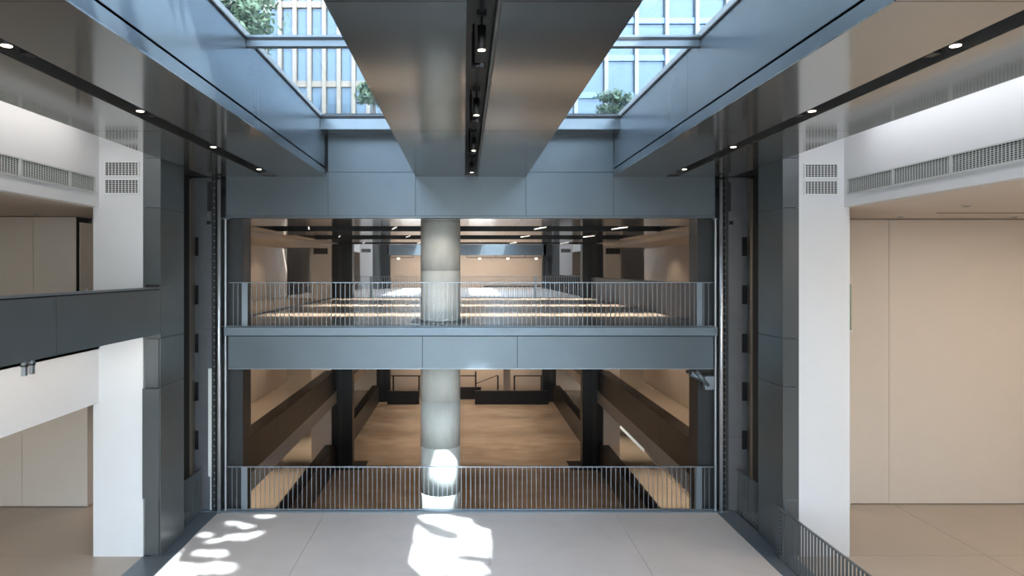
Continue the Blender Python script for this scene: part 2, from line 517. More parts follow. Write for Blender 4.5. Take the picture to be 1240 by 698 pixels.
    # small device high in the niche
    xd = -6.37 if s < 0 else 6.66
    d = empty('sensor_box', (xd, 17.1, 1.1), 'small dark sensor box high beside the %s chrome pole' % side, 'sensor', 'sensor boxes beside the poles')
    box('housing', xd - .055, xd + .055, 17.04, 17.2, 1.12, 1.46, 'niche_grey', d, bevel=.01)
    box('lens', xd - .05, xd + .05, 17.02, 17.05, 1.13, 1.22, 'black_steel', d)
    box('conduit', xd - .06, xd + .02, 17.1, 17.2, 1.46, 2.2, 'dark_grey', d)

# pale board in the left niche
t = empty('edge_board', (-6.33, 17.1, L), 'narrow pale board standing in the left niche beside the chrome pole', 'board')
box('board', -6.40, -6.30, 17.08, 17.17, -5.17, -2.47, 'pale_board', t)
box('rod', -6.36, -6.33, 17.1, 17.17, L + .01, -5.17, 'pale_board', t)

# ------------------------------------------------------------------ grilles
def grille(name, label, o, u, length, cols, rows, h, m, nrm, group):
    """o: lower corner, u: unit vector along it, nrm: unit vector out of the wall"""
    o = Vector(o); u = Vector(u); nn = Vector(nrm)
    t = empty(name, o, label, 'vent', group)
    def slab(mb, a0, a1, z0, z1, d0, d1):
        p = o + u * a0 + nn * d0; q = o + u * a1 + nn * d1
        mb.box(min(p.x, q.x), max(p.x, q.x), min(p.y, q.y), max(p.y, q.y), o.z + z0, o.z + z1)
    b = MB(); slab(b, 0, length, 0, h, .001, .003); b.obj('backing', 'joint_black', t)
    f = MB()
    slab(f, -.02, length + .02, -.02, 0.004, .001, .035); slab(f, -.02, length + .02, h - .004, h + .02, .001, .035)
    slab(f, -.02, 0.008, 0, h, .001, .035); slab(f, length - 0.008, length + .02, 0, h, .001, .035)
    f.obj('frame', m, t)
    v = MB()
    for i in range(1, cols):
        a = length * i / cols
        slab(v, a - .0055, a + .0055, 0, h, .003, .016)
    v.obj('blade', m, t, kind='stuff')
    v = MB()
    for i in range(1, rows):
        z = h * i / rows
        slab(v, 0, length, z - .0048, z + .0048, .003, .014)
    v.obj('crossbar', m, t, kind='stuff')
grille('vent_grille', 'upper of two square-celled vents on the left white return wall', (-7.56, 14.4, 1.99), (1, 0, 0), .70, 10, 7, .275, 'grille_white', (0, -1, 0), 'paired wall vents')
grille('vent_grille', 'lower of two square-celled vents on the left white return wall', (-7.56, 14.4, 1.62), (1, 0, 0), .70, 10, 7, .275, 'grille_white', (0, -1, 0), 'paired wall vents')
grille('vent_grille', 'upper of two square-celled vents on the right white return wall', (7.18, 14.4, 1.955), (1, 0, 0), .68, 10, 7, .265, 'grille_white', (0, -1, 0), 'paired wall vents')
grille('vent_grille', 'lower of two square-celled vents on the right white return wall', (7.18, 14.4, 1.60), (1, 0, 0), .68, 10, 7, .265, 'grille_white', (0, -1, 0), 'paired wall vents')
desc = ['nearest the corner', 'second from the corner', 'third from the corner', 'last in the row']
for k, (a, b) in enumerate(((13.32, 14.18), (11.83, 13.28), (10.34, 11.79), (8.85, 10.30))):
    grille('strip_grille', 'length of the long strip vent on the left white wall, ' + desc[k], (-7.70, a, 1.63), (0, 1, 0), b - a, round((b - a) / .0725), 9, .29, 'grille_grey', (1, 0, 0), 'long strip vent on the left wall')
for k, (a, b) in enumerate(((12.74, 14.20), (11.23, 12.70), (9.72, 11.19), (8.21, 9.68))):
    grille('strip_grille', 'length of the long strip vent on the right white wall, ' + desc[k], (8.01, a, 1.59), (0, 1, 0), b - a, round((b - a) / .0725), 9, .285, 'grille_grey', (-1, 0, 0), 'long strip vent on the right wall')

# access plate low on the left return
box('access_plate', -7.20, -6.98, 14.393, 14.4, -5.95, -5.68, 'white_paint', bevel=.002,
    label='small square white access plate low on the left white return wall', cat='plate')

# ------------------------------------------------------------------ side rooms
def panelled(parent, axis, fixed, cuts, z0, z1, m, out=1, th=.02):
    for i in range(len(cuts) - 1):
        a, b = cuts[i] + .005, cuts[i + 1] - .005
        if axis == 'x':
            box('panel', a, b, fixed, fixed + out * th, z0, z1, m, parent)
        else:
            box('panel', fixed, fixed + out * th, a, b, z0, z1, m, parent)
# right: double height
struct('floor', 6.95, 17.0, YB, 52, L - .3, L - .01, 'joint_black')
rf = bpy.data.objects['floor.001']
for a, b in ((6.955, 11.04), (11.05, 17.0)):
    for c, d in ((YB, 8.9), (8.91, 14.45), (14.46, 34.4), (34.41, 52)):
        box('panel', a, b, c, d, L - .01, L, 'room_floor' if c < 15 else 'gallery_floor', rf)
w = empty('wall_right_room', (12, 17.6, L), kind='structure')
box('core', 9.75, 17.0, 17.63, 17.8, L, CZ, 'joint_black', w)
panelled(w, 'x', 17.61, [9.75, 10.95, 14.5, 17.0], L + .02, CZ, 'cream_paint')
struct('wall_right_outer', 16.9, 17.0, YB, 17.6, L, CZ, 'cream_paint')
struct('ceiling_right_room', 8.1, 17.0, YB, 17.7, CZ + .02, CZ + .15, 'cream_paint')
# recessed downlights of that ceiling
cnt = 0
names = ['close behind the white header', 'towards the far wall', 'in front of the panelled wall', 'over the room corner']
for k, (x, y) in enumerate(((10.3, 14.0), (12.6, 14.6), (10.8, 16.9), (13.6, 16.9))):
    d = empty('downlight', (x, y, CZ), 'small round recessed downlight in the right room ceiling, ' + names[k], 'downlight', 'downlights in the right room')
    MB().cyl((x, y, CZ + .0), (x, y, CZ + .019), .09, n=20).obj('rim', 'grille_grey', d)
    MB().cyl((x, y, CZ - .004), (x, y, CZ + .0), .06, n=20).obj('baffle', 'dark_grey', d)
box('slot_vent', 10.9, 17.0, 15.7, 15.76, CZ + .012, CZ + .02, 'joint_black', label='long thin dark slot across the right room ceiling', cat='vent')
# glass guard behind the return
t = empty('glass_guard', (8.5, 16.0, U), 'upright pane of green-edged glass peeping past the right white return wall', 'glass guard')
box('pane', 8.0, 9.06, 16.0, 16.02, U, -.34, 'guard_glass', t)
box('edge', 9.06, 9.075, 15.998, 16.022, U, -.34, 'guard_glass', t)
box('clamp', 8.0, 9.1, 15.97, 16.05, U - .03, U, 'chrome', t)
struct('wall_right_back', 7.9, 8.1, 14.62, 17.6, L, CZ + .1, 'white_paint') if False else None

# left: two storeys
struct('floor', -17.0, -6.77, YB, 52, L - .3, L - .01, 'joint_black')
lf = bpy.data.objects['floor.002']
for a, b in ((-17.0, -11.6), (-11.59, -6.775)):
    for c, d in ((YB, 8.9), (8.91, 14.45), (14.46, 34.4), (34.41, 52)):
        box('panel', a, b, c, d, L - .01, L, 'room_floor' if c < 15 else 'gallery_floor', lf)
w = empty('wall_left_room', (-12, 17.4, L), kind='structure')
box('core', -17.0, -9.62, 17.43, 17.6, L, U - .2, 'joint_black', w)
panelled(w, 'x', 17.41, [-17.0, -11.27, -9.6], L + .02, U - .2, 'cream_paint')
w = empty('wall_left_upper_room', (-12, 16.7, U), kind='structure')
box('core', -17.0, -9.55, 16.74, 17.4, U, CZ, 'joint_black', w)
panelled(w, 'x', 16.72, [-17.0, -13.1, -10.55, -9.50], U, CZ, 'cream_paint')
dl = struct('door_1', -9.52, -9.50, 16.9, 18.9, U, CZ - .12, 'cream_paint')
box('handle', -9.50, -9.44, 17.1, 17.13, -.75, -.45, 'chrome', dl)
struct('wall_left_outer', -17.0, -16.9, YB, 17.5, L, CZ, 'cream_paint')
struct('ceiling_left_room', -17.0, -7.82, YB, 17.7, CZ + .02, CZ + .15, 'cream_paint')
struct('floor_left_upper', -17.0, -7.70, YB, 17.6, U - .25, U, 'cream_paint')
struct('floor_walkway', -7.70, -6.42, YB, 14.4, -1.335, -1.28, 'white_paint')
area(-6.75, 9.5, -1.37, 08.0/100, 9.0, 30, SOFT)  # added lamp with no fixture, warms the left wall like bounced room light
for k, (x, y) in enumerate(((-10.8, 14.2), (-9.9, 15.8))):
    d = empty('downlight', (x, y, CZ), 'small round recessed downlight in the left upper room ceiling, ' + ('close behind the white header' if k == 0 else 'near the far wall'), 'downlight', 'downlights in the left upper room')
    MB().cyl((x, y, CZ + .0), (x, y, CZ + .019), .09, n=20).obj('rim', 'grille_grey', d)
    MB().cyl((x, y, CZ - .004), (x, y, CZ), .06, n=20).obj('baffle', 'dark_grey', d)

# left balcony front
t = empty('balcony_front', (-6.42, 6, -1.35), 'grey panelled balcony front running along the left side at upper floor level', 'balcony')
box('core', -6.53, -6.42, YB, 14.38, -1.33, -.40, 'joint_black', t)
yc = [YB, -5.9, -.35, 5.2, 10.72, 14.39]
for j in range(5):
    box('panel', -6.42, -6.40, yc[j] + G, yc[j + 1] - G, -1.345, -.425, 'pier_grey', t)
box('top_cap', -6.60, -6.39, YB, 14.39, -.40, -.365, 'rail_steel', t)
box('end_plate', -6.70, -6.42, 14.36, 14.39, -.365, -.31, 'dark_grey', t)
t = empty('hanging_clamp', (-6.5, 10.2, -1.6), 'pair of small steel clamps hanging below the left balcony front', 'clamp')
for xx, yy in ((-6.47, 10.05), (-6.47, 10.22)):
    box('clamp', xx - .03, xx + .03, yy - .035, yy + .035, -1.56, -1.34, 'rail_steel', t, bevel=.005)
    box('clamp_plate', xx - .035, xx + .035, yy - .04, yy + .04, -1.43, -1.40, 'dark_grey', t)

# unseen wall behind the camera, tall windows added for frontal daylight
w = struct('wall_back', -17, 17, YB - .3, YB, L - .3, L + .4, 'white_paint')
box('wall_side', -17, -6.3, YB - .3, YB, L, 3.9, 'white_paint', w)
box('wall_side', 6.6, 17, YB - .3, YB, L, 3.9, 'white_paint', w)
box('header', -6.3, 6.6, YB - .3, YB, 2.8, 3.9, 'white_paint', w)
w3 = empty('window_3', (0.15, YB, L + .4), kind='structure')
for k in range(6):
    x0 = -6.3 + k * 2.15
    box('mullion', x0 - .04, x0 + .04, YB - .2, YB - .05, L + .4, 2.8, 'panel_grey', w3)
    box('pane', x0 + .04, x0 + 2.11, YB - .14, YB - .12, L + .4, 2.8, 'skylight_glass', w3)

# ------------------------------------------------------------------ railings
def railing(label, p0, p1, base, top, pitch=.1165, posts=(), solid=None, group='grey steel railings', joined=False, bw=.006, m='rail_steel', cat='railing'):
    p0, p1 = Vector((*p0, 0)), Vector((*p1, 0))
    d = (p1 - p0); ln = d.length; d.normalize(); nn = Vector((-d.y, d.x, 0))
    t = empty('railing', (p0.x + d.x * ln / 2, p0.y + d.y * ln / 2, base), label, cat, group)
    def slab(mb, a0, a1, w, z0, z1):
        p = p0 + d * a0 - nn * w; q = p0 + d * a1 + nn * w
        mb.box(min(p.x, q.x), max(p.x, q.x), min(p.y, q.y), max(p.y, q.y), z0, z1)
    b = MB(); slab(b, 0, ln, .022, top - .022, top); b.obj('top_rail', m, t)
    b = MB(); slab(b, 0, ln, .02, base, base + .02); b.obj('bottom_rail', m, t)
    for a in posts:
        b = MB(); slab(b, a - .07, a + .07, .014, base, top - .02); b.obj('post', m, t)
    if solid:
        b = MB(); slab(b, solid[0], solid[1], .01, base, top - .02); b.obj('end_panel', m, t)
        b = MB()
        z = base + .1
        while z < top - .1:
            slab(b, solid[1] - .03, solid[1] + .03, .014, z, z + .035); z += .085
        b.obj('stud', 'dark_grey', t, kind='stuff')
    n = int(ln / pitch)
    src = None; allb = MB() if joined else None
    for i in range(1, n):
        a = ln * i / n
        if solid and a < solid[1]: continue
        if joined:
            slab(allb, a - bw, a + bw, bw * 1.6, base + .01, top - .02); continue
        if src is None:
            b = MB(); slab(b, a - bw, a + bw, .018, base + .01, top - .02); src = b.obj('baluster', m, t); a_src = a
        else:
            c = src.copy(); COL.objects.link(c)
            c.location = src.location + d * (a - a_src)
    if joined: allb.obj('baluster', m, t, kind='stuff')
    return t
railing('lower grey steel railing along the edge of the pale stone floor', (-5.93, 17.12), (6.26, 17.12), L + .035, -4.93, posts=(.43, 11.82))
railing('upper grey steel railing along the bridge edge at eye level', (-5.90, 17.12), (6.24, 17.12), U, -.31, posts=(.40, 11.80))
railing('short grey railing in the niche between the left pier and chrome pole', (-6.57, 15.62), (-6.57, 17.05), L + .01, -4.97, m='panel_grey')
railing('short grey railing in the niche between the right pier and chrome pole', (6.83, 15.62), (6.83, 17.05), L + .01, -4.97, m='panel_grey')
railing('long grey railing running towards the viewer in front of the right pier', (6.60, 14.48), (6.60, 4.5), L + .012, -4.97, solid=(0, .22), m='panel_grey')

# ------------------------------------------------------------------ concrete column
t = empty('concrete_column', (-.655, 18.95, H), 'round pale concrete column rising through both floors behind the railings', 'column')
def ring(z0, z1, r):
    return MB().cyl((-.655, 18.95, z0), (-.655, 18.95, z1), r, n=64)
cuts = [H, -8.66, -7.39, -6.12, -4.85, -3.58, -2.31, -.03, CZ + .3]
for k in range(len(cuts) - 1):
    ring(cuts[k] + .004, cuts[k + 1] - .004, .548).obj('shaft_lift', 'column_concrete', t)
ring(H, CZ + .3, .540).obj('joint_core', 'column_concrete', t)
box('base_plate', -1.45, .13, 18.2, 19.75, U, U + .012, 'dark_bronze', t)
box('edge_plate', .02, .06, 18.95, 19.3, -8.5, CZ, 'dark_bronze', t) if False else None
ring(U + .012, U + .09, .56).obj('base_collar', 'column_concrete', t)

# ------------------------------------------------------------------ upper floor and its ceiling
uf = struct('floor_upper', -9.6, 9.75, 17.3, 34.45, U - .45, U - .01, 'joint_black')
for a, b in ((-6.45, -3.46), (-3.45, .15), (.16, 3.74), (3.75, 6.30)):
    for c, d in ((17.25, 22.8), (22.81, 28.6), (28.61, 34.45)):
        box('panel', a, b, c, d, U - .01, U, 'upper_floor', uf)
box('panel', -9.6, -6.62, 17.6, 34.45, U - .01, U, 'gallery_floor', uf)
box('panel', 6.75, 9.75, 17.6, 34.45, U - .01, U, 'gallery_floor', uf)
struct('trim_6', -6.60, -6.46, 18.0, 34.0, U - .01, U + .06, 'dark_bronze')
slots = [(20.2, 23.0), (25.5, 29.0), (32.0, 34.2)]
cu = empty('ceiling_upper', (0.15, 25, CZ), kind='structure')
edges = [17.3, 20.2, 23.0, 25.5, 29.0, 32.0, 34.2, 34.6]
for a, b in ((17.32, 20.2), (23.0, 25.5), (29.0, 32.0), (34.2, 34.6)):
    xc = [-7.2, -4.2, -1.2, 1.5, 4.5, 7.5]
    for i in range(5):
        box('panel', xc[i] + .004, xc[i + 1] - .004, a + .004, b - .004, CZ, CZ + .02, 'room_ceiling', cu)
for (a, b) in slots:
    box('panel', -7.2, -6.3, a, b, CZ, CZ + .02, 'cream_paint', cu)
    box('panel', 6.6, 7.5, a, b, CZ, CZ + .02, 'cream_paint', cu)
    box('slot_wall', -6.3, 6.6, b, b + .02, CZ + .002, CZ + .55, 'black_steel', cu)
    box('slot_wall', -6.3, 6.6, a - .02, a, CZ + .002, CZ + .55, 'black_steel', cu)
    box('slot_wall', -6.32, -6.3, a, b, CZ + .002, CZ + .55, 'black_steel', cu)
    box('slot_wall', 6.6, 6.62, a, b, CZ + .002, CZ + .55, 'black_steel', cu)
    area(.15, (a + b) / 2, CZ + .50, 12.4, .35, 210, WARM, spread=42)
box('slab', -9.6, 9.75, 17.32, 34.6, CZ + .55, CZ + .8, 'joint_black', cu)
struct('ceiling_left_gallery', -9.6, -7.2, 17.6, 34.6, 1.13, CZ + .1, 'cream_paint')
struct('ceiling_right_gallery', 7.5, 9.75, 17.6, 34.6, 1.13, CZ + .1, 'cream_paint')
# light bars hanging in the dark slots
k = 0
rows = ['first ceiling slot', 'second ceiling slot', 'third ceiling slot']
spotn = ['at its left end', 'left of the column', 'right of the column', 'at its right end']
for i, (a, b) in enumerate(slots):
    for j, x in enumerate((-4.9, -2.2, 2.4, 4.9)):
        d = empty('light_bar', (x, a + .8, CZ + .1), 'slim lit bar in the %s of the upper room, %s' % (rows[i], spotn[j]), 'light', 'light bars in the upper ceiling slots')
        s = -1 if x < 0 else 1
        MB().cyl((x + .12, a + .8, CZ + .02), (x - .12, a + 1.9, CZ + .02), .020, n=8).obj('bar', 'lamp_bar', d)
        box('hanger', x - .01, x + .01, (a + b) / 2 - .01, (a + b) / 2 + .01, CZ + .03, CZ + .55, 'black_steel', d)
# side walls of the galleries
for s, S in SIDE.items():
    n = S['n']; R = S['room']
    g0 = empty('wall_%s_gallery' % n, (R, 26, H), kind='structure')
    for zz0, zz1, mm in ((U, 1.13, 'cream_paint'), (L, U - .45, 'cream_paint'), (H, L - .6, 'cream_paint')):
        cuts = [17.4, 22.0, 27.3, 32.8, 37.0]
        for i in range(4):
            box('panel', R, R + s * .1, cuts[i] + .006, cuts[i + 1] - .006, zz0 + .02, zz1, mm, g0)
        for c, d in ((43.0, 52.0),):
            box('panel', R, R + s * .1, c + .006, d - .006, zz0 + .02, zz1, mm, g0)
        box('panel', R + s * 2.4, R + s * 2.5, 36.5, 43.5, zz0 + .02, zz1, 'white_paint', g0)
    # stub wall with a vent at the middle columns
    st0, st1 = sorted((R - s * 2.0 if s < 0 else 6.95, -6.62 if s < 0 else 7.75))
    if s < 0: st0, st1 = -7.60, -6.62
    else: st0, st1 = 6.95, 7.75
    struct('wall_%s_stub' % n, st0, st1, 34.0, 34.2, H, 1.25, 'cream_paint')
    grille('vent_grille', 'far tan vent high on the stub wall behind the %s side of the upper railing' % n, (st0 + .12, 34.0, .80), (1, 0, 0), .68, 6, 3, .26, 'brass_guide', (0, -1, 0), 'far vents on the stub walls')
    # slabs and parapets
    a, b = S['gal'], R
    struct('floor_%s_gallery' % n, a + s * .02, b, 17.6, 52, L - .6, L - .02, 'joint_black')
    struct('trim_%s_slab' % n, a, a + s * .02, 18.0, 52, L - .60, L + .01, 'band_white')
    for q, (c, d) in enumerate(((17.95, 33.65), (35.35, 51.0))):
        where = ('in the near bay' if q == 0 else 'in the far bay behind the columns')
        p = empty('parapet', ((a + S['gal2']) / 2, (c + d) / 2, L), 'bronze parapet of the %s middle gallery %s' % (n, where), 'parapet', 'gallery parapets')
        p0, p1 = sorted((a - s * .03, S['gal2']))
        nn = 3
        for k in range(nn):
            y0 = c + (d - c) * k / nn; y1 = c + (d - c) * (k + 1) / nn
            box('panel', p0, p1, y0 + .006, y1 - .006, L + .0, -5.0, 'dark_bronze', p)
        box('cap', p0 - .01, p1 + .01, c, d, -5.0, -4.975, 'black_steel', p)
        p = empty('parapet', ((a + S['gal2']) / 2, (c + d) / 2, H), 'bronze parapet at hall floor, %s side, %s' % (n, where), 'parapet', 'hall parapets')
        for k in range(nn):
            y0 = c + (d - c) * k / nn; y1 = c + (d - c) * (k + 1) / nn
            box('panel', p0, p1, y0 + .006, y1 - .006, H, -8.66, 'dark_bronze', p)
        box('cap', p0 - .01, p1 + .01, c, d, -8.66, -8.635, 'black_steel', p)
    # lamps of the galleries
    for yy in (19.5, 23.5, 27.5, 31.5, 38, 44):
        spot((a + b) / 2 + s * .35, yy, L - .65, 230, WARM, 95)
        spot((a + b) / 2 + s * .3, yy, -1.95, 150, WARM, 110)
        if yy > 20: spot((a + b) / 2 + s * .2, yy, 1.1, 42, WARM, 140)

# right upper parapet
t = empty('parapet', (6.5, 25, U), 'bronze parapet along the right side of the upper room behind the railing', 'parapet')
for k in range(3):
    box('panel', 6.33, 6.62, 18.1 + k * 5.3, 23.4 + k * 5.3 - .01, U, -.42, 'dark_bronze', t)
box('cap', 6.31, 6.64, 18.1, 34.0, -.42, -.38, 'dark_grey', t)

# black columns at the middle of the hall
for s in (-1, 1):
    side = 'left' if s < 0 else 'right'
    for Y, w in ((34.2, 'near'), (51.6, 'far')):
        def X(v): return v if s < 0 else .33 - v
        t = empty('steel_column', (X(-6.1), Y, H), '%s black steel H-column on the %s side of the brown hall' % (w, side), 'column', 'black H-columns in the hall')
        box('flange', X(-6.09), X(-5.60), Y, Y + .6, H + .02, CZ, 'black_steel', t)
        box('web', X(-6.33), X(-6.09), Y + .05, Y + .55, H + .02, CZ, 'dark_bronze', t)
        box('flange', X(-6.62), X(-6.33), Y + .02, Y + .6, H + .02, CZ, 'black_steel', t)
        box('base_plate', X(-6.65), X(-4.95), Y - .5, Y + 1.1, H, H + .02, 'black_steel', t)

# ------------------------------------------------------------------ hall floor
hf = struct('floor_hall', -9.6, 9.75, 17.2, 56, H - .3, H - .01, 'joint_black')
for a, b in ((-6.38, -.1), (-.09, 6.68)):
    for c, d in ((17.2, 34.4), (34.41, 56.0)):
        box('panel', a, b, c, d, H - .01, H, 'hall_floor', hf)
box('panel', -9.6, -6.39, 17.2, 56, H - .01, H, 'gallery_floor', hf)
box('panel', 6.69, 9.75, 17.2, 56, H - .01, H, 'gallery_floor', hf)
struct('wall_hall_near', -9.6, 9.75, 17.2, 17.34, H, L - .2, 'dark_grey')
struct('wall_hall_end', -9.6, 9.75, 56.0, 56.2, H, L, 'cream_paint')
for k, (x0, x1, y, z1, lab) in enumerate(((-5.65, -3.3, 50.2, -8.92, 'low black parapet at the far end of the hall, left of the concrete column'),
                                   (.80, 6.2, 50.2, -8.90, 'low black parapet at the far end of the hall, right of the concrete column'),
                                   (-.6, 1.3, 52.2, -8.98, 'low black stair wall set back behind the far parapets of the hall'))):
    p = empty('parapet', ((x0 + x1) / 2, y, H), lab, 'parapet')
    box('panel', x0, x1, y, y + .2, H, z1 - .03, 'black_steel', p)
    box('cap', x0 - .01, x1 + .01, y - .01, y + .21, z1 - .03, z1, 'dark_bronze', p)
t = empty('railing', (0, 53, H), 'thin black railing against the cream wall at the far end of the hall', 'railing')
box('top_rail', -6.0, .9, 53.0, 53.06, -8.28, -8.2, 'black_steel', t)
box('top_rail', 3.9, 6.2, 53.0, 53.06, -8.28, -8.2, 'black_steel', t)
for x in (-5.5, -3.5, .9, 2.62, 3.9, 6.0):
    box('post', x - .06, x + .06, 53.0, 53.06, H, -8.2 if x != .9 else -7.9, 'black_steel', t)
box('cream_post', 3.1, 3.65, 54.0, 54.4, H, L, 'cream_paint', label='square cream post standing before the far wall of the hall', cat='post')
t = empty('stair_rail', (1.9, 53, H), 'black sloping handrail beside the stair at the far end of the hall', 'handrail')
MB().cyl((.95, 53.4, -8.9), (2.6, 53.4, -8.25), .03, n=8).obj('handrail', 'black_steel', t)
# ceilings of the hall bays
ch = struct('ceiling_hall', -9.6, 9.75, 17.6, 56, -1.9, U - .46, 'cream_paint')
for yy in (37, 41.5, 46, 50.5):
    for xx in (-4, -1.2, 1.6, 4.4):
        spot(xx, yy, -2.0, 850, (1, .84, .68), 62, blend=.9)
for yy in (21, 25.5, 30):
    for xx in (-3.6, 3.6):
        spot(xx, yy, -2.6, 330, WARM, 75, blend=.9)
area(.15, 54.5, -6.3, 10, .2, 120, WARM)

# ------------------------------------------------------------------ far atrium
ff = struct('floor_far', -9.6, 9.75, 34.6, 57, U - .45, U - .01, 'joint_black')
for a, b in ((-9.6, -3.46), (-3.45, 3.74), (3.75, 9.75)):
    for c, d in ((34.6, 45.0), (45.01, 57.0)):
        box('panel', a, b, c, d, U - .01, U, 'floor_stone', ff)
railing('distant grey railing crossing the far end of the upper room', (-6.3, 34.85), (6.5, 34.85), U + .0, -.33, posts=(1.55, 9.95), joined=True, bw=.008)
railing('distant dark railing running away on the right beyond the upper room', (6.2, 35.0), (6.2, 50.6), U, -.33, joined=True, m='dark_grey')
for s, S in SIDE.items():
    n = S['n']
    struct('wall_%s_far_return' % n, S['ret_in'], S['wall'], 50.5, 50.9, U, 3.4, 'white_paint')
    box('wall_%s_far_pier' % n, S['ret_in'] - s * .0, S['pier_in'] - s * .1, 50.5, 51.9, U, 3.4, 'pier_grey', kind='structure')
    box('wall_%s_far_shaft' % n, S['pier_in'] - s * .1, S['pier_in'] - s * .72, 51.5, 51.9, U, 3.4, 'dark_grey', kind='structure')
    struct('wall_%s_far' % n, S['wall'], S['wall'] + s * .12, 34.6, 50.9, CZ, 3.6, 'white_paint')
    struct('wall_%s_far_room' % n, *sorted((S['wall'], S['wall'] + s * 2.2)), 53.0, 53.2, U, CZ, 'cream_paint')
    grille('vent_grille', 'distant vent on the %s white return wall of the far atrium' % n, (S['wall'] + (.1 if s < 0 else -.85), 50.5, 1.30), (1, 0, 0), .7, 6, 3, .25, 'grille_grey', (0, -1, 0), 'far atrium vents')
e = empty('wall_far_fascia', (.15, 51.5, 1.1), kind='structure')
box('core', -5.8, 6.2, 51.53, 52, 1.12, 3.5, 'joint_black', e)
for a, b in ((-5.8, -1.2), (-1.2, 1.5), (1.5, 6.2)):
    box('panel', a + .01, b - .01, 51.5, 51.53, 1.10, 3.45, 'panel_grey', e)
fw = empty('wall_far', (.15, 56, U), kind='structure')
panelled(fw, 'x', 56.0, [-8.5, -3.1, .2, 3.0, 8.5], U + .02, 2.2, 'cream_paint')
struct('ceiling_far', -8.5, 8.5, 52, 56.2, 1.35, 1.5, 'cream_paint')
struct('trim_7', 1.6, 7.0, 55.8, 56.0, U + .0, U + .12, 'dark_bronze')
area(.15, 54.3, 1.30, 11.5, .3, 90, WARM)
for k, (x0, x1, w) in enumerate(((-6.1, -3.95, 'left of the concrete column'), (0.2, 7.0, 'right of the concrete column'))):
    t = empty('light_track', ((x0 + x1) / 2, 53, 1.0), 'thin black lighting track hanging before the far cream wall, ' + w, 'light track', 'far lighting tracks')
    box('track', x0, x1, 53.0, 53.05, .93, .98, 'black_steel', t)
    x = x0
    while x <= x1 + .01:
        box('hanger', x - .02, x + .02, 53.0, 53.04, .98, 1.35, 'black_steel', t); x += (x1 - x0) / (1 if k == 0 else 3)
    x = x0 + 1.0
    while x < x1:
        MB().cyl((x, 53.02, .82), (x, 53.02, .93), .1, n=12).obj('lamp_head', 'lamp_lens', t); x += 2.2
# far atrium skylight
w = empty('window_4', (.15, 43, GZ), kind='structure')
for a, b in ((-3.43, -1.21), (1.54, 3.72)):
    for c, d in ((34.8, 40.3), (40.4, 45.8), (45.9, 51.4)):
        box('pane', a, b, c, d, GZ, GZ + .02, 'skylight_glass', w)
        box('transom', a, b, d, d + .1, GZ - .13, GZ + .03, 'panel_grey', w)
struct('ceiling_far_soffit', -7.7, -3.43, 34.75, 51.5, SO, GZ, 'white_paint')
struct('ceiling_far_beam', -1.21, 1.54, 34.75, 51.5, SO, GZ, 'soffit_metal')
struct('ceiling_far_soffit', 3.72, 8.0, 34.75, 51.5, SO, GZ, 'white_paint')
struct('wall_far_near_upstand', -7.7, 8.0, 34.6, 34.75, CZ, GZ, 'panel_grey')
struct('wall_left_far_upstand', -8.0, -6.5, 34.6, 52, GZ - .05, GZ + .05, 'white_paint')
struct('wall_right_far_upstand', 6.8, 8.2, 34.6, 52, GZ - .05, GZ + .05, 'white_paint')
# roofs
struct('roof', -17, 17, 17.3, 34.6, 3.3, 3.45, 'roof')
struct('roof', -17, -3.45, YB, 17.3, 3.66, 3.8, 'roof')
struct('roof', 3.74, 17, YB, 17.3, 3.66, 3.8, 'roof')
struct('roof', BX0, BX1, YB, 16.3, GZ - .02, GZ + .1, 'roof')
struct('roof', -10, 10, 51.5, 58, 3.3, 3.45, 'roof')
struct('roof', -17, -6.6, 34.6, 58, 3.72, 3.85, 'roof')
struct('roof', 6.9, 17, 34.6, 58, 3.72, 3.85, 'roof')
struct('wall_left_shell', -17.2, -17, YB, 58, H, 3.7, 'roof')
struct('wall_right_shell', 17, 17.2, YB, 58, H, 3.7, 'roof')
struct('wall_end_shell', -17, 17, 57, 57.2, H, 3.4, 'cream_paint')
struct('wall_left_gallery_shell', -12.3, -12.1, 35, 52, H, 3.4, 'white_paint')
struct('wall_right_gallery_shell', 12.1, 12.3, 35, 52, H, 3.4, 'white_paint')

